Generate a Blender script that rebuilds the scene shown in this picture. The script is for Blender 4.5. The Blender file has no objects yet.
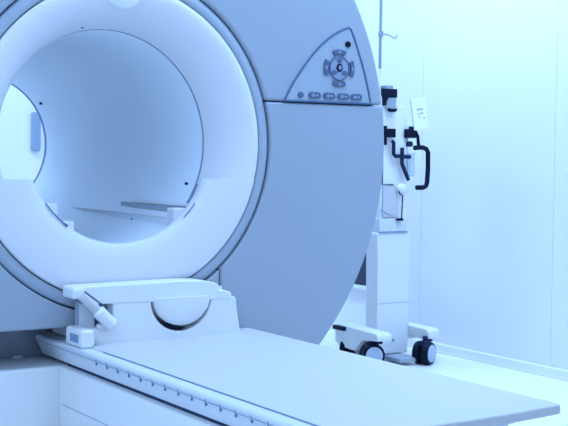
import bpy, bmesh, math, random
from mathutils import Vector, Matrix
random.seed(4)
C = bpy.context.scene.collection
ZF = 0.92            # height of the bore axis above the floor; shapes below are written with z measured from the bore axis
PI = math.pi

# ------------------------------------------------------------------ materials
def mat(name, col, rough=0.45, spec=0.5, metal=0.0, noise=None, bump=None, coat=0.0, emit=None, trans=0.0):
    m = bpy.data.materials.new(name); m.use_nodes = True
    nt = m.node_tree; b = nt.nodes['Principled BSDF']
    b.inputs['Base Color'].default_value = (*col, 1)
    b.inputs['Roughness'].default_value = rough
    b.inputs['Specular IOR Level'].default_value = spec
    b.inputs['Metallic'].default_value = metal
    b.inputs['Coat Weight'].default_value = coat
    b.inputs['Transmission Weight'].default_value = trans
    tc = nt.nodes.new('ShaderNodeTexCoord')
    if noise:
        scale, amt = noise
        n = nt.nodes.new('ShaderNodeTexNoise'); n.inputs['Scale'].default_value = scale
        n.inputs['Detail'].default_value = 4
        r = nt.nodes.new('ShaderNodeValToRGB')
        r.color_ramp.elements[0].position = 0.3; r.color_ramp.elements[1].position = 0.7
        r.color_ramp.elements[0].color = (*[max(0, c*(1-amt)) for c in col], 1)
        r.color_ramp.elements[1].color = (*[min(1, c*(1+amt)) for c in col], 1)
        nt.links.new(tc.outputs['Object'], n.inputs['Vector'])
        nt.links.new(n.outputs['Fac'], r.inputs['Fac']); nt.links.new(r.outputs['Color'], b.inputs['Base Color'])
    if bump:
        scale, st = bump
        n = nt.nodes.new('ShaderNodeTexNoise'); n.inputs['Scale'].default_value = scale
        bp = nt.nodes.new('ShaderNodeBump'); bp.inputs['Strength'].default_value = st; bp.inputs['Distance'].default_value = 0.01
        nt.links.new(tc.outputs['Object'], n.inputs['Vector']); nt.links.new(n.outputs['Fac'], bp.inputs['Height'])
        nt.links.new(bp.outputs['Normal'], b.inputs['Normal'])
    if emit:
        b.inputs['Emission Color'].default_value = (*emit[0], 1); b.inputs['Emission Strength'].default_value = emit[1]
    return m

TINT = (0.375, 0.60, 1.0)
WHITE = mat('white_gloss_shell', (.86, .86, .85), .35, .4, noise=(3, .015))
FLARE = mat('white_bore_flare', (.78, .77, .79), .4, .35)
LINER = mat('bore_liner', (.84, .90, .95), .45, .3)
GREY = mat('grey_blue_shell', (.36, .405, .465), .42, .4, noise=(2, .02))
RING = mat('grey_bezel', (.37, .43, .50), .4, .4)
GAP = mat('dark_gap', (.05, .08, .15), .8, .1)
PANELM = mat('control_panel_face', (.37, .43, .50), .4, .4)
LINE = mat('panel_outline', (.09, .15, .27), .6, .2)
BTN = mat('button_grey', (.09, .13, .22), .45, .4)
BTNL = mat('button_light', (.27, .34, .45), .45, .4)
BLACK = mat('black_plastic', (.004, .008, .022), .45, .12)
DBLUE = mat('dark_blue_plastic', (.010, .022, .06), .5, .15)
STEEL = mat('brushed_steel', (.30, .36, .42), .35, .5, metal=.6)
TABLE = mat('white_table_pad', (.62, .61, .61), .55, .3, bump=(6, .05))
RAIL = mat('white_rail', (.72, .75, .80), .4, .4)
SOFT = mat('soft_joint', (.42, .50, .62), .6, .2)
SEAM = mat('thin_seam', (.22, .30, .42), .6, .2)
MARK = mat('ruler_marks', (.25, .34, .5), .6, .2)
CLEAR = mat('clear_syringe_plastic', (.75, .85, .95), .12, .5, trans=.7)
HUB = mat('pale_hub', (.50, .58, .70), .4, .4)
CARD = mat('white_card', (.92, .95, .92), .6, .2)
WALL = mat('white_wall_panel', (.85, .84, .85), .5, .3, noise=(1.2, .012))
CEIL = mat('ceiling_white', (.80, .81, .82), .8, .2)
NICHE = mat('dark_cabinet', (.012, .02, .05), .35, .4)

def floor_mat():
    m = mat('speckled_vinyl_floor', (.78, .80, .80), .38, .4)
    nt = m.node_tree; b = nt.nodes['Principled BSDF']
    tc = nt.nodes.new('ShaderNodeTexCoord')
    v = nt.nodes.new('ShaderNodeTexVoronoi'); v.inputs['Scale'].default_value = 45
    r = nt.nodes.new('ShaderNodeValToRGB')
    r.color_ramp.elements[0].position = .0; r.color_ramp.elements[0].color = (.70, .76, .78, 1)
    r.color_ramp.elements[1].position = .4; r.color_ramp.elements[1].color = (.91, .92, .89, 1)
    nt.links.new(tc.outputs['Object'], v.inputs['Vector']); nt.links.new(v.outputs['Distance'], r.inputs['Fac'])
    nt.links.new(r.outputs['Color'], b.inputs['Base Color'])
    return m
FLOOR = floor_mat()

# ------------------------------------------------------------------ mesh helper
class MB:
    def __init__(s): s.bm = bmesh.new()
    def box(s, x0, x1, y0, y1, z0, z1, M=None):
        vs = [s.bm.verts.new((x, y, z)) for x in (x0, x1) for y in (y0, y1) for z in (z0, z1)]
        for f in ((0,1,3,2),(4,6,7,5),(0,4,5,1),(2,3,7,6),(0,2,6,4),(1,5,7,3)): s.bm.faces.new([vs[i] for i in f])
        if M is not None:
            for v in vs: v.co = M @ v.co
        return s
    def prism(s, pts, a0, a1, axis='y', taper=1.0):
        """polygon extruded along an axis; pts are (x,z) for y, (y,z) for x, (x,y) for z"""
        def P(p, a):
            return {'y': (p[0], a, p[1]), 'x': (a, p[0], p[1]), 'z': (p[0], p[1], a)}[axis]
        A = [s.bm.verts.new(P(p, a0)) for p in pts]; B = [s.bm.verts.new(P(p, a1)) for p in pts]
        s.bm.faces.new(A); s.bm.faces.new(B[::-1])
        n = len(pts)
        for i in range(n): s.bm.faces.new((A[i], B[i], B[(i+1) % n], A[(i+1) % n]))
        return s
    def rings(s, rings, closed=True, cap=True):
        R = [[s.bm.verts.new(p) for p in r] for r in rings]
        n = len(R[0])
        for a, b in zip(R, R[1:]):
            for i in range(n if closed else n-1):
                s.bm.faces.new((a[i], a[(i+1) % n], b[(i+1) % n], b[i]))
        if cap and closed:
            s.bm.faces.new(R[0][::-1]); s.bm.faces.new(R[-1])
        return s
    def cyl(s, p0, p1, r0, r1=None, n=24):
        return s.tube([p0, p1], [r0, r0 if r1 is None else r1], n)
    def tube(s, pts, r, n=12):
        pts = [Vector(p) for p in pts]; rr = r if isinstance(r, (list, tuple)) else [r]*len(pts)
        up = None; rings = []
        for i, p in enumerate(pts):
            d = (pts[min(i+1, len(pts)-1)] - pts[max(i-1, 0)]).normalized()
            if up is None:
                up = Vector((0, 0, 1)) if abs(d.z) < .9 else Vector((1, 0, 0))
            u = d.cross(up).normalized(); w = u.cross(d).normalized(); up = w
            rings.append([p + (u*math.cos(2*PI*k/n) + w*math.sin(2*PI*k/n))*rr[i] for k in range(n)])
        return s.rings(rings)
    def lathe(s, prof, n=128, a0=0, a1=2*PI, zmin=None, loop=False):
        """profile of (radius, y) turned about the bore axis"""
        full = abs(a1-a0-2*PI) < 1e-6
        cols = []
        for k in range(n if full else n+1):
            a = a0 + (a1-a0)*k/n
            cols.append([(r*math.cos(a), y, r*math.sin(a)) for r, y in prof])
        if zmin is not None: cols = [[(x, y, max(z, zmin)) for x, y, z in c] for c in cols]
        R = [[s.bm.verts.new(p) for p in c] for c in cols]; m = len(prof)
        N = len(R)
        for i in range(N if full else N-1):
            a, b = R[i], R[(i+1) % N]
            for j in range(m if loop else m-1):
                try: s.bm.faces.new((a[j], a[(j+1) % m], b[(j+1) % m], b[j]))
                except ValueError: pass
        if loop and not full:
            s.bm.faces.new(R[0][::-1]); s.bm.faces.new(R[-1])
        return s
    def ball(s, c, r, sx=1, sy=1, sz=1, n=20):
        g = bmesh.ops.create_uvsphere(s.bm, u_segments=n, v_segments=n//2, radius=r)
        for v in g['verts']: v.co = Vector((v.co.x*sx+c[0], v.co.y*sy+c[1], v.co.z*sz+c[2]))
        return s

def arc(r, a0, a1, n, cx=0, cz=0):
    return [(cx + r*math.cos(a0+(a1-a0)*k/n), cz + r*math.sin(a0+(a1-a0)*k/n)) for k in range(n+1)]

def world_loc(o):
    v = Vector((0, 0, 0))
    while o is not None: v += Vector(o.location); o = o.parent
    return v

def part(name, mb, m, parent=None, bevel=0, seg=2, smooth=True, label=None, ang=40):
    bm = mb.bm
    bmesh.ops.recalc_face_normals(bm, faces=bm.faces)
    off = Vector((0, 0, ZF)) - (world_loc(parent) if parent else Vector((0, 0, 0)))
    for v in bm.verts: v.co += off
    me = bpy.data.meshes.new(name); bm.to_mesh(me); bm.free()
    me.materials.append(m)
    o = bpy.data.objects.new(name, me); C.objects.link(o); o.parent = parent
    if smooth:
        for p in me.polygons: p.use_smooth = True
        me.set_sharp_from_angle(angle=math.radians(ang))
    if bevel:
        b = o.modifiers.new('bevel', 'BEVEL'); b.width = bevel; b.segments = seg; b.limit_method = 'ANGLE'; b.angle_limit = math.radians(35)
        b.harden_normals = smooth
    if label: o['label'] = label
    return o

def thing(name, label, cat, loc, group=None):
    o = bpy.data.objects.new(name, None); C.objects.link(o); o.location = loc
    o['label'] = label; o['category'] = cat
    if group: o['group'] = group
    return o
def tag(o, label, cat, group=None):
    o['label'] = label; o['category'] = cat
    if group: o['group'] = group
    return o
def struct(name, mb, m, bevel=0, parent=None):
    o = part(name, mb, m, parent, bevel, smooth=False); o['kind'] = 'structure'; return o

# ------------------------------------------------------------------ the room
XW, YB, XL, YF, ZC = 1.89, 3.0, -3.3, -5.2, 1.78
F = -ZF
struct('floor', MB().box(XL-.1, XW+.12, YF-.1, YB+.1, F-.1, F), FLOOR)
w = MB()
seams = [YF, -4.187, -3.352, -2.517, -1.682, -.847, -.012, .823, 1.658, 2.493, YB]
for a, b in zip(seams, seams[1:]): w.box(XW, XW+.03, a+.0012, b-.0012, F, ZC)
w.box(XW+.003, XW+.12, YF-.1, YB+.1, F, ZC)
struct('wall_right', w, WALL)
struct('wall_back', MB().box(XL-.1, XW, YB, YB+.1, F, ZC), WALL)
struct('wall_left', MB().box(XL-.1, XL, YF-.1, YB, F, ZC), WALL)
struct('wall_front', MB().box(XL, XW, YF-.1, YF, F, ZC), WALL)
struct('ceiling', MB().box(XL-.1, XW+.12, YF-.1, YB+.1, ZC, ZC+.1), CEIL)
bs = MB().prism([(XW-.001, F-.002), (XW-.016, F-.002), (XW-.016, F+.006), (XW-.014, F+.012), (XW-.012, F+.038), (XW-.004, F+.044), (XW-.001, F+.044)], YF, YB, 'y')
struct('baseboard_right', bs, WALL)

# ceiling light troffers: the lamps of the room
def troffer(x, y, power, label, sx=.6, sy=1.2):
    t = thing('ceiling_light', label, 'ceiling light', (x, y, ZF+ZC-.002), 'recessed ceiling lights')
    fr = MB()
    fr.box(x-sx/2-.03, x-sx/2, y-sy/2-.03, y+sy/2+.03, ZC-.03, ZC-.002); fr.box(x+sx/2, x+sx/2+.03, y-sy/2-.03, y+sy/2+.03, ZC-.03, ZC-.002)
    fr.box(x-sx/2, x+sx/2, y-sy/2-.03, y-sy/2, ZC-.03, ZC-.002); fr.box(x-sx/2, x+sx/2, y+sy/2, y+sy/2+.03, ZC-.03, ZC-.002)
    part('frame', fr, WHITE, t, smooth=False)
    part('diffuser', MB().box(x-sx/2, x+sx/2, y-sy/2, y+sy/2, ZC-.012, ZC-.004), mat('lit_diffuser', (.8, .8, .8), emit=(TINT, 2.0)), t, smooth=False)
    L = bpy.data.lights.new('lamp', 'AREA'); L.shape = 'RECTANGLE'; L.size = sx; L.size_y = sy; L.energy = power; L.color = TINT
    o = bpy.data.objects.new('lamp', L); C.objects.link(o); o.location = (x, y, ZF+ZC-.035)
for x, y, p, l in [(-2.2, -3.0, 60, 'ceiling light panel over the camera end of the room'),
                   (.2, -2.9, 22, 'ceiling light panel above the foot of the patient table'),
                   (-1.9, -1.2, 66, 'ceiling light panel left of the scanner front'),
                   (1.35, -.75, 70, 'ceiling light panel above the floor right of the patient table'),
                   (1.35, .45, 82, 'ceiling light panel nearest the bright right wall'),
                   (.1, -.55, 40, 'ceiling light panel above the scanner front'),
                   (.1, 2.25, 92, 'ceiling light panel directly behind the scanner'),
                   (-1.5, 2.25, 92, 'ceiling light panel in the far left corner behind the scanner')]:
    troffer(x, y, p, l)

# ------------------------------------------------------------------ the scanner
g = thing('ct_scanner', 'large blue-grey ring-shaped scanner gantry with a white open bore', 'medical scanner', (0, .75, 0))
ZS, ZL, RO, RI, YD = .148, -.577, 1.040, .549, .30
G = .0022
def circ_x(r, z): return math.sqrt(max(0, r*r-z*z))
# upper front cover
aO = math.asin((ZS+G)/RO); aI = math.asin((ZS+G)/RI)
part('upper_front_cover', MB().prism(arc(RO, aO, PI-aO, 90) + arc(RI, PI-aI, aI, 70), 0, YD), GREY, g, bevel=.012, seg=3, ang=30)
# right side cover
zb = -.885; xs = .355
a1 = math.asin((ZS-G)/RO); a2 = -math.asin(-zb/RO)
b1 = math.asin((ZS-G)/RI); b2 = -math.acos((xs+G)/RI)
part('side_front_cover', MB().prism(arc(RO, a2, a1, 60) + arc(RI, b1, b2, 50) + [(xs+G, zb)], 0, YD), GREY, g, bevel=.008, seg=3, ang=30)
# lower centre cover, running round to the left
a3 = PI-math.asin((ZS-G)/RO); a4 = PI+math.asin(-ZL/RO)
b3 = PI-math.asin((ZS-G)/RI); b4 = 2*PI-math.acos((xs-G)/RI)
part('lower_front_cover', MB().prism(arc(RO, a3, a4, 50) + [(xs-G, ZL)] + arc(RI, b4, b3, 90), 0, YD), GREY, g, bevel=.006, seg=3, ang=30)
part('base_panel', MB().box(-.86, xs-.004, .25, YD+.1, zb, ZL-.012), GREY, g, bevel=.006)
# inner dark core behind the joints, barrel, back
core = MB().lathe([(RI+.012, .02), (RO-.03, .02), (RO-.03, .05), (RI+.012, .05)], 96, math.radians(-30), math.radians(205), loop=True)
core.prism([(xs-.03, -.52), (xs+.03, -.52), (xs+.03, -.42), (xs-.03, -.42)], .02, .05)
core.prism([(xs-.03, -.57), (xs+.03, -.57), (xs+.03, -.45), (xs-.03, -.45)], .02, .05)
part('seam_backing', core, GAP, g)
part('barrel_housing', MB().lathe([(RO-.004, YD), (RO-.006, 1.2), (RO-.05, 1.42), (RO-.12, 1.48), (.42, 1.50), (.42, YD)], 128, zmin=zb, loop=True), GREY, g, ang=30)
foot = MB().box(-1.05, .33, .022, .245, F+.001, -.70)
part('foot_cover', foot, WHITE, g, bevel=.012, seg=3)
part('foot_bolt', MB().ball((-.262, .235, -.699), .013, 1.5, 1, .5), WHITE, g)
part('back_foot', MB().box(-.8, .8, .45, 1.3, F+.001, zb+.02), GREY, g, bevel=.01)
# bezel ring round the flare
part('bezel_ring', MB().lathe([(.5055, .03), (.5055, .006), (.510, .002), (.528, .004), (.540, .009), (.5445, .014), (.5445, .03)], 160, loop=True), RING, g, ang=50)
part('bezel_backing', MB().lathe([(.495, .022), (.556, .022), (.556, .07), (.495, .07)], 128, loop=True), GAP, g)
# white flare, upper and lower halves
up = [(.502, .018), (.501, .004), (.497, .0), (.485, -.002), (.468, .000), (.448, .008), (.428, .022), (.409, .042), (.393, .066), (.380, .095), (.371, .122), (.3665, .1385), (.374, .142)]
AS = math.radians(14)
def mix(a, b, t): return a+(b-a)*t
part('upper_flare', MB().lathe(up, 150, -math.radians(22), PI+math.radians(22)), FLARE, g, ang=60)
lo = [(.502, .02), (.5015, .002), (.497, -.004), (.480, -.009), (.455, -.012), (.425, -.013), (.395, -.012), (.365, -.009), (.340, -.005), (.327, .002), (.322, .012), (.323, .03), (.332, .06), (.366, .13), (.372, .14), (.42, .14), (.502, .10)]
fl = MB().lathe(lo, 150, PI+math.radians(8), 2*PI-math.radians(8), loop=True)
bmesh.ops.recalc_face_normals(fl.bm, faces=fl.bm.faces)
cut = bmesh.ops.bisect_plane(fl.bm, geom=fl.bm.verts[:]+fl.bm.edges[:]+fl.bm.faces[:], plane_co=(0, 0, -.118), plane_no=(0, 0, 1), clear_outer=True)
ce = [e for e in cut['geom_cut'] if isinstance(e, bmesh.types.BMEdge)]
bmesh.ops.holes_fill(fl.bm, edges=ce, sides=0)
part('lower_flare', fl, FLARE, g, bevel=.0025, ang=50)
# the tunnel
part('bore_liner', MB().lathe([(.375, .148), (.3635, .146), (.361, .16), (.358, .5), (.350, .85), (.330, 1.08), (.303, 1.25), (.284, 1.33), (.278, 1.362), (.290, 1.395), (.32, 1.43), (.37, 1.47), (.43, 1.502), (.43, 1.49), (.385, .9), (.375, .16)], 128, loop=True), LINER, g, ang=60)
part('bore_seam', MB().lathe([(.368, .141), (.374, .141), (.374, .147), (.3648, .1465)], 128, loop=True), SEAM, g)
part('rear_rim_line', MB().lathe([(.2795, 1.352), (.281, 1.372), (.2775, 1.370), (.2768, 1.362)], 96, loop=True), SEAM, g)
part('seal_strip', MB().tube([(.3235*math.cos(a), -.0005, .3235*math.sin(a)) for a in [math.radians(-37.5-1.5*k) for k in range(8)]], .0016, 8), LINE, g)
part('seal_strip', MB().tube([(.3235*math.cos(a), -.001, .3235*math.sin(a)) for a in [math.radians(216+1.5*k) for k in range(13)]], [.0022]*11+[.0035]*2, 8), LINE, g)
# shelves and rails inside the tunnel
part('tunnel_ledge', MB().box(-.345, -.204, .045, .13, -.30, -.193), FLARE, g, bevel=.004)
part('tunnel_ledge', MB().box(-.28, -.145, .05, .13, -.335, -.250), FLARE, g, bevel=.006)
part('tunnel_rail', MB().box(.236, .30, .10, 1.02, -.32, -.252), LINER, g, bevel=.003)
part('tunnel_shelf', MB().box(.270, .345, .10, .50, -.213, -.203), FLARE, g, bevel=.003)
part('shelf_shadow', MB().box(.272, .32, .13, .60, -.242, -.214), RING, g, label='shadow under the tunnel shelf, built as a darker box')  # darker box stands in for the shadow below the shelf
part('tunnel_ledge', MB().box(.21, .27, .06, .11, -.275, -.215), FLARE, g, bevel=.006)
part('tunnel_rail_lip', MB().box(.230, .245, .10, 1.10, -.254, -.249), FLARE, g)
# round window on the upper flare, tiny sensors
part('sensor_window', MB().ball((.0, .010, .485), .066, 1, .35, 1, 32), WHITE, g, label='pale round window at the top of the flare')
def dot(c, r, n, m=DBLUE, parent=g, name='sensor_dot'):
    n = Vector(n).normalized(); c = Vector(c)
    return part(name, MB().cyl(c-n*.004, c+n*.003, r, n=16), m, parent)
dot((-.099, .105, .366), .005, (0, -1, -.6)); dot((.290, .122, -.205+.07), .005, (-1, -.6, 0))
dot((.2362, .429, -.272), .005, (-1, 0, 0)); dot((.282, 1.15, -.182), .006, (-1, 0, 0))
dot((.232, 1.30, .168), .005, (-1, -.3, 0))

# control panel on the upper cover
pa = [(.604, .1525), (.620, .186), (.640, .218), (.662, .248), (.690, .284), (.720, .318), (.752, .350), (.785, .376), (.822, .399), (.868, .419), (.880, .413), (.893, .385), (.910, .345), (.928, .300), (.944, .255), (.958, .206), (.968, .165), (.971, .1525)]
cp = part('control_panel', MB().prism(pa, -.002, .02), PANELM, g, label='rounded triangular control panel with round buttons')
part('outline', MB().tube([(x, -.0025, z) for x, z in pa] + [(pa[0][0], -.0025, pa[0][1])], .0036, 8), LINE, cp, smooth=True)
def disc(name, x, z, rx, rz, m, parent, y=-.0075, th=.006, n=28, label=None):
    return part(name, MB().prism([(x+rx*math.cos(2*PI*k/n), z+rz*math.sin(2*PI*k/n)) for k in range(n)], y, y+th), m, parent, bevel=.0015, label=label)
disc('indicator', .866, .359, .0115, .0105, BLACK, cp, label='black round indicator')
disc('indicator', .668, .174, .0115, .0105, BTN, cp)
def arcbtn(a0, a1, cx=.829, cz=.273, r0=.048, r1=.066):
    o = part('arrow_button', MB().prism(arc(r1, a0, a1, 10, cx, cz) + arc(r0, a1, a0, 10, cx, cz), -.0085, -.001), BTN, cp, bevel=.002)
    am = (a0+a1)/2; rm = (r0+r1)/2; x = cx+rm*math.cos(am); z = cz+rm*math.sin(am); c, s_ = math.cos(am), math.sin(am)
    part('arrow_mark', MB().prism([(x+.006*c, z+.006*s_), (x-.003*c-.009*s_, z-.003*s_+.009*c), (x-.003*c+.009*s_, z-.003*s_-.009*c)], -.0095, -.008), BTNL, o, smooth=False)
for k in range(4): arcbtn(math.radians(90*k-27), math.radians(90*k+27))
hubp = part('selector_ring', MB().prism(arc(.042, 0, 2*PI-.001, 40, .829, .273), -.006, -.001), BTNL, cp, bevel=.001)
part('ring_edge', MB().tube([(.829+.041*math.cos(2*PI*k/40), -.006, .273+.041*math.sin(2*PI*k/40)) for k in range(41)], .0028, 6), BTN, cp)
disc('centre_button', .829, .275, .0125, .0145, BLACK, cp, y=-.010, label='dark centre button')
disc('centre_button', .829, .275, .0065, .008, BTNL, cp, y=-.0115)
for a in (90, 215, 325):
    a = math.radians(a); disc('selector_button', .829+.027*math.cos(a), .273+.027*math.sin(a), .011, .0075, BTN, cp, y=-.009)
for x in (.726, .788, .848, .905):
    b = part('function_button', MB().prism(arc(.0115, PI/2, 1.5*PI, 8, x-.014, .174) + arc(.0115, -PI/2, PI/2, 8, x+.014, .174), -.0075, -.001), BTN, cp, bevel=.0015)
    part('button_symbol', MB().box(x-.012, x-.002, -.009, -.007, .169, .179).box(x+.003, x+.013, -.009, -.007, .171, .177), BTNL, b, smooth=False)

# ------------------------------------------------------------------ patient table
t = thing('patient_table', 'long white patient table lowered in front of the scanner bore', 'patient table', (.14, -.6, 0))
XA, XB = -.172, .463
# pad: rounded foot end
def padpts(x0, x1, y0, y1, r):
    P = [(x0, y1)]
    for k in range(7): a = PI+PI/2*k/6; P.append((x0+r+r*math.cos(a), y0+r+r*math.sin(a)))
    P += [(mix(x0+r, x1-r, q), y0-.02*math.sin(PI*q)) for q in (.25, .5, .75)]
    for k in range(7): a = 1.5*PI+PI/2*k/6; P.append((x1-r+r*math.cos(a), y0+r+r*math.sin(a)))
    P += [(x1, -.010), (.340, -.010), (.340, y1)]
    return P
part('table_top', MB().prism(padpts(XA, XB, -1.460, .22, .018), -.644, -.620, 'z'), TABLE, t, bevel=.006, seg=3)
part('frame', MB().prism(padpts(XA+.02, XB-.05, -1.34, .22, .02), -.690, -.645, 'z'), RAIL, t, bevel=.003)
part('seam_line', MB().tube([(XA-.002, -.235, -.6212), (XA-.002, -1.44, -.6212)], .0016, 6), SEAM, t)
rl = part('side_rail', MB().prism([(XA-.001, -.623), (-.210, -.623), (-.216, -.629), (-.212, -.640), (-.197, -.672), (-.190, -.688), (XA, -.690)], -1.44, .205, 'y'), RAIL, t, bevel=.002)
part('rail_lip', MB().tube([(-.2135, .204, -.641), (-.2135, -1.43, -.641)], .0014, 6), SOFT, rl)
for k in range(17):
    y = -.27-.0725*k
    part('scale_mark', MB().box(-.2143, -.2085, y-.0012, y+.0012, -.652, -.632), SEAM, rl, smooth=False)
part('side_rail', MB().box(XB-.05, XB-.035, -1.33, -.012, -.688, -.645), RAIL, t, bevel=.002)
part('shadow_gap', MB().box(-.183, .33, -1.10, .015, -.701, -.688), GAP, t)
ped = part('pedestal', MB().box(-.207, .34, -1.12, .0215, F+.001, -.699), WHITE, t, bevel=.004, seg=2)
gp = MB()
gp.box(-.2085, -.2065, -1.0, .0, -.8165, -.8145)
part('panel_groove', gp, SOFT, ped, smooth=False)
# carriage that holds the cradle at the head end
fr = [(-.155, -.620), (-.155, -.572), (-.080, -.572), (-.080, -.500), (-.196, -.500), (-.200, -.492), (.046, -.492)]
U = [(.158+.107*math.cos(PI+PI*k/20), -.497+.102*math.sin(PI+PI*k/20)) for k in range(21)]
right = [(.352, -.498), (.360, -.503), (.364, -.54), (.374, -.60), (.380, -.620)]
cr = part('carriage', MB().prism([(-.155, -.626), (-.155, -.571), (-.080, -.571), (-.080, -.494)] + U + [(.285, -.494)] + right[:1] + right[1:-1] + [(.384, -.626)], -.10, -.018), WHITE, t, bevel=.007, seg=3)
part('carriage_back', MB().box(-.10, .34, -.040, -.018, -.6195, -.47), WHITE, cr)
part('carriage_foot', MB().box(-.165, -.13, -.03, .19, -.6195, -.590), RAIL, cr, bevel=.008)
part('carriage_foot', MB().box(-.206, -.163, -.150, -.022, -.624, -.567), WHITE, cr, bevel=.010, seg=3)
part('foot_slot', MB().box(-.2075, -.2050, -.125, -.065, -.608, -.584), MARK, cr)
part('top_plate', MB().prism([(-.211, -.466), (-.214, -.448), (-.206, -.441), (.16, -.438), (.235, -.441), (.275, -.449), (.292, -.456), (.295, -.475), (.318, -.477), (.340, -.484), (.343, -.500), (.346, -.508), (-.160, -.497), (-.170, -.474)], -.102, -.018), WHITE, t, bevel=.006, seg=3)
part('plate_tab', MB().box(-.216, -.172, -.106, -.02, -.478, -.443), WHITE, t, bevel=.010, seg=3)
br = part('bracket_housing', MB().box(-.172, -.079, -.050, -.018, -.572, -.494), RING, t, label='grey bracket box behind the lever')
part('bracket_plate', MB().box(-.172, -.125, -.058, -.050, -.572, -.498), RAIL, t)
part('bracket_slot', MB().box(-.118, -.084, -.056, -.050, -.568, -.504), BTN, t)
lv = part('lever', MB().tube([(-.190, -.114, -.468), (-.150, -.116, -.505), (-.125, -.117, -.530)], [.014, .015, .015], 16), TABLE, t)
part('lever_grip', MB().tube([(-.142, -.118, -.512), (-.138, -.118, -.517), (-.094, -.118, -.560), (-.088, -.118, -.565)], [.014, .021, .020, .012], 18), WHITE, lv)
part('lever_rod', MB().tube([(-.178, -.104, -.455), (-.105, -.10, -.508)], .0025, 8), BTN, lv)
part('lever_clip', MB().box(-.135, -.105, -.108, -.09, -.575, -.557), WHITE, lv, bevel=.006)
# head cup seated in the carriage
cup = MB(); rg = []
for j, (y, s_) in enumerate([(-.1125, .3), (-.1120, .6), (-.1100, .82), (-.1065, .94), (-.1010, .99), (-.094, 1.0), (-.045, .98)]):
    rg.append([(.160+.102*s_*math.cos(PI+PI*k/24), y, -.490+(-.092)*s_*math.sin(PI*k/24)) for k in range(25)])
cup.rings(rg, closed=True)
part('head_cup', cup, WHITE, t, ang=60)
part('cup_shadow', MB().prism([(.146+.093*math.cos(PI+PI*k/20), -.505+.089*math.sin(PI+PI*k/20)) for k in range(5, 13)], -.096, -.040), BLACK, t)  # black filler paints the shadow beneath the head cup

# ------------------------------------------------------------------ injector stand by the wall
s = thing('injector_stand', 'white wheeled column stand with black clamps between scanner and right wall', 'medical stand', (1.54, .62, 0))
part('column', MB().prism([(1.462, -.885), (1.630, -.885), (1.636, -.36), (1.456, -.36)], .58, .665), WHITE, s, bevel=.008, seg=3)
part('column_seam', MB().box(1.458, 1.634, .5788, .5805, -.665, -.6625), SOFT, s)
dot((1.547, .579, -.825), .006, (0, -1, 0), MARK, s, 'screw')
part('leg', MB().prism([(.475, -.806), (.475, -.785), (.49, -.774), (.77, -.765), (.785, -.775), (.785, -.842), (.75, -.862), (.64, -.868), (.61, -.84), (.58, -.815)], 1.385, 1.462, 'x'), WHITE, s, bevel=.006, seg=3)
part('leg', MB().prism([(.465, -.816), (.465, -.780), (.485, -.771), (.85, -.765), (.86, -.816)], 1.648, 1.712, 'x'), WHITE, s, bevel=.006, seg=3)
part('cross_bar', MB().box(1.46, 1.69, .60, .67, -.83, -.79), WHITE, s, bevel=.005)
part('cross_bar', MB().box(1.50, 1.60, .47, .60, -.905, -.886), RING, s, bevel=.005)
part('leg_bumper', MB().box(1.372, 1.386, .70, .785, -.790, -.772), BLACK, s, bevel=.003)
def caster(x, y, top, label=None, yaw=-.5):
    r = .049; zc = F+r
    M = Matrix.Translation((x, y, 0)) @ Matrix.Rotation(yaw, 4, 'Z')
    f = lambda p: tuple(M @ Vector(p))
    c = part('caster', MB().cyl(f((0, -.004, zc+.02)), f((0, -.004, top)), .011, n=14), DBLUE, s)
    for sgn in (-1, 1):
        wv = part('wheel', MB().rings([[f((r*q*math.cos(2*PI*k/32), sgn*yy, zc+r*q*math.sin(2*PI*k/32))) for k in range(32)] for yy, q in [(.007, .9), (.009, 1), (.029, 1), (.035, .93), (.036, .80)]]), BLACK, c, ang=30)
        part('hub_cap', MB().rings([[f((r*q*math.cos(2*PI*k/28), sgn*yy, zc+r*q*math.sin(2*PI*k/28))) for k in range(28)] for yy, q in [(.030, .76), (.038, .76), (.040, .70)]]), HUB, c)
    part('fork', MB().box(-.028, .026, -.022, .022, zc+.030, zc+.052, M), DBLUE, c, bevel=.006)
    part('brake_pedal', MB().box(.014, .042, -.020, .014, zc+.046, zc+.058, M), DBLUE, c, bevel=.003)
caster(1.630, .47, -.80, yaw=.42)
caster(1.408, .545, -.80, yaw=-.35)
caster(1.430, .72, -.86, yaw=.45)
caster(1.69, .80, -.80, yaw=.9)
# device head
part('tray', MB().box(1.462, 1.622, .575, .655, -.361, -.300), RAIL, s, bevel=.004)
part('tray_line', MB().box(1.460, 1.610, .5735, .5755, -.361, -.355), MARK, s)
part('power_unit', MB().prism([(1.470, -.302), (1.472, .07), (1.478, .215), (1.545, .215), (1.555, .19), (1.60, .175), (1.622, .06), (1.618, -.302)], .585, .65), WHITE, s, bevel=.006, seg=3)
part('front_panel', MB().box(1.480, 1.560, .577, .586, -.296, -.160), TABLE, s, bevel=.004)
part('panel_edge', MB().tube([(1.476, .578, -.055), (1.475, .578, -.155), (1.535, .578, -.157)], .003, 6), DBLUE, s)
part('panel_edge', MB().tube([(1.470, .578, -.262), (1.50, .577, -.280), (1.535, .577, -.290)], .0025, 6), MARK, s)
part('knob', MB().ball((1.573, .570, -.172), .026, 1, .7, .85), WHITE, s, label='white ball knob')
part('cable', MB().tube([(1.553, .566, -.175), (1.556, .562, -.192), (1.574, .562, -.205), (1.572, .562, -.24), (1.570, .562, -.300)], .0028, 8), DBLUE, s)
part('cable_plug', MB().box(1.547, 1.575, .556, .572, -.310, -.300), BLACK, s)
part('pole', MB().tube([(1.474, .60, 1.40), (1.470, .60, .335)], .0062, 14), STEEL, s)
part('pole_sleeve', MB().tube([(1.470, .60, .345), (1.470, .60, .215)], .0045, 14), WHITE, s)
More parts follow.
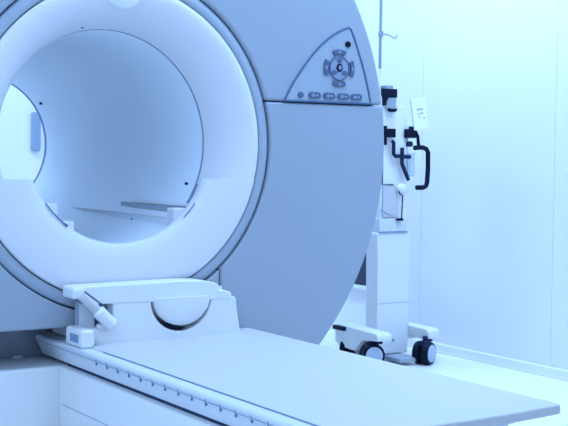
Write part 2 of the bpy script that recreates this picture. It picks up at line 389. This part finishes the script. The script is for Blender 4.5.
part('pole_hook', MB().tube([(1.455, .595, .480), (1.475, .592, .480), (1.505, .592, .479), (1.525, .592, .472), (1.540, .592, .466), (1.550, .592, .470), (1.553, .592, .482)], .0032, 8), STEEL, s)
part('pole_hook_collar', MB().tube([(1.473, .60, .492), (1.473, .60, .468)], .0105, 14), STEEL, s)
part('clamp_cap', MB().box(1.478, 1.522, .572, .62, .246, .264), STEEL, s, bevel=.003)
part('clamp', MB().prism([(1.464, .250), (1.540, .250), (1.540, .214), (1.505, .212), (1.486, .203), (1.481, .178), (1.472, .178), (1.470, .21), (1.464, .225)], .566, .584), BLACK, s, bevel=.002, label='black top clamp')
part('syringe_holder', MB().cyl((1.512, .575, .212), (1.512, .575, .165), .024, n=24), CLEAR, s)
part('syringe_seat', MB().ball((1.512, .565, .162), .026, 1, .5, .42), BLACK, s)
part('clamp', MB().box(1.492, 1.535, .566, .582, .045, .082), BLACK, s, bevel=.002)
part('clamp_arm', MB().tube([(1.481, .570, .093), (1.481, .570, .012)], [.008, .008], 8), BLACK, s)
part('clamp', MB().box(1.590, 1.648, .566, .582, .044, .082), BLACK, s, bevel=.003)
part('clamp_cap', MB().box(1.614, 1.640, .568, .58, .082, .094), DBLUE, s)
part('clamp_arm', MB().tube([(1.642, .572, .078), (1.658, .570, .05), (1.664, .570, .002)], .0075, 10), BLACK, s)
part('lock_knob', MB().cyl((1.617, .585, .018), (1.617, .566, .018), .012, n=16), DBLUE, s)
part('push_handle', MB().tube([(1.640, .57, .002), (1.664, .57, .004), (1.688, .57, .004), (1.706, .57, -.002), (1.716, .57, -.016), (1.717, .57, -.09), (1.713, .57, -.148), (1.707, .57, -.163), (1.692, .57, -.169), (1.655, .57, -.169)], .0105, 12), BLACK, s)
part('cable_cross', MB().tube([(1.514, .565, .030), (1.521, .563, .024), (1.522, .563, -.026), (1.53, .563, -.034), (1.612, .563, -.037)], .0085, 8), DBLUE, s)
part('cable_cross', MB().tube([(1.566, .561, .002), (1.566, .561, -.066), (1.574, .561, -.082), (1.603, .561, -.136)], .0085, 8), DBLUE, s)
part('syringe', MB().tube([(1.625, .575, -.02), (1.630, .575, -.12)], .016, 16), CLEAR, s)
# tilted card with illegible print
MT = Matrix.Translation((1.66, 0, .148)) @ Matrix.Rotation(math.radians(-10), 4, 'Y') @ Matrix.Translation((-1.66, 0, -.148))
cd = part('instruction_card', MB().box(1.620, 1.700, .560, .563, .082, .216, MT), CARD, s, label='white card with small dark print')
pr = MB()
for zz, xs_ in ((.168, (0, .008, .017, .025)), (.150, (.004, .016, .026)), (.136, (.006,)), (.128, (.030,))):
    for q in xs_: pr.box(1.646+q, 1.652+q, .5592, .5602, zz-.004, zz+.003, MT)
part('print', pr, MARK, cd, smooth=False)
part('card_edge_shade', MB().box(1.6175, 1.620, .5595, .5635, .082, .216, MT), SOFT, cd, smooth=False)  # darker strip draws the shade along the card's edge

# ------------------------------------------------------------------ dark cabinet opening low on the right wall, and panel beyond the bore
nb = thing('wall_box', 'dark box low on the right wall, half hidden behind the scanner edge', 'wall box', (XW-.03, 1.4, ZF-.65))
part('dark_front', MB().box(XW-.035, XW-.002, 1.10, 1.62, -.665, -.36), NICHE, nb)
part('sill', MB().box(XW-.055, XW-.002, 1.08, 1.64, -.684, -.666), WHITE, nb, bevel=.003)
part('divider', MB().box(XW-.038, XW-.034, 1.283, 1.290, -.664, -.362), BTN, nb)
o = part('wall_bumper', MB().box(.84, .892, YB-.03, YB-.002, -.03, .19), BTNL, bevel=.01)
tag(o, 'narrow grey upright panel on the far wall seen through the bore', 'wall panel')

# ------------------------------------------------------------------ camera and view
sc = bpy.context.scene
f, yaw, pitch, roll = 1203.392, .5739, .0485, .0114
cam = bpy.data.cameras.new('camera'); co = bpy.data.objects.new('camera', cam); C.objects.link(co)
cam.sensor_width = 36; cam.lens = 36*f/568; cam.clip_start = .02
fw = Vector((math.sin(yaw)*math.cos(pitch), math.cos(yaw)*math.cos(pitch), -math.sin(pitch)))
r = Vector((math.cos(yaw), -math.sin(yaw), 0)); u = r.cross(fw)
r2 = r*math.cos(roll)+u*math.sin(roll); u2 = -r*math.sin(roll)+u*math.cos(roll)
M = Matrix((( r2.x, u2.x, -fw.x, -1.6449), (r2.y, u2.y, -fw.y, -3.4833), (r2.z, u2.z, -fw.z, -.0332+ZF), (0, 0, 0, 1)))
co.matrix_world = M
sc.camera = co
wd = bpy.data.worlds.new('world'); sc.world = wd; wd.use_nodes = True
wd.node_tree.nodes['Background'].inputs[0].default_value = (*TINT, 1); wd.node_tree.nodes['Background'].inputs[1].default_value = .3
vs = sc.view_settings; vs.view_transform = 'Standard'; vs.look = 'None'; vs.gamma = 1; vs.use_curve_mapping = False
vs.exposure = -1.28
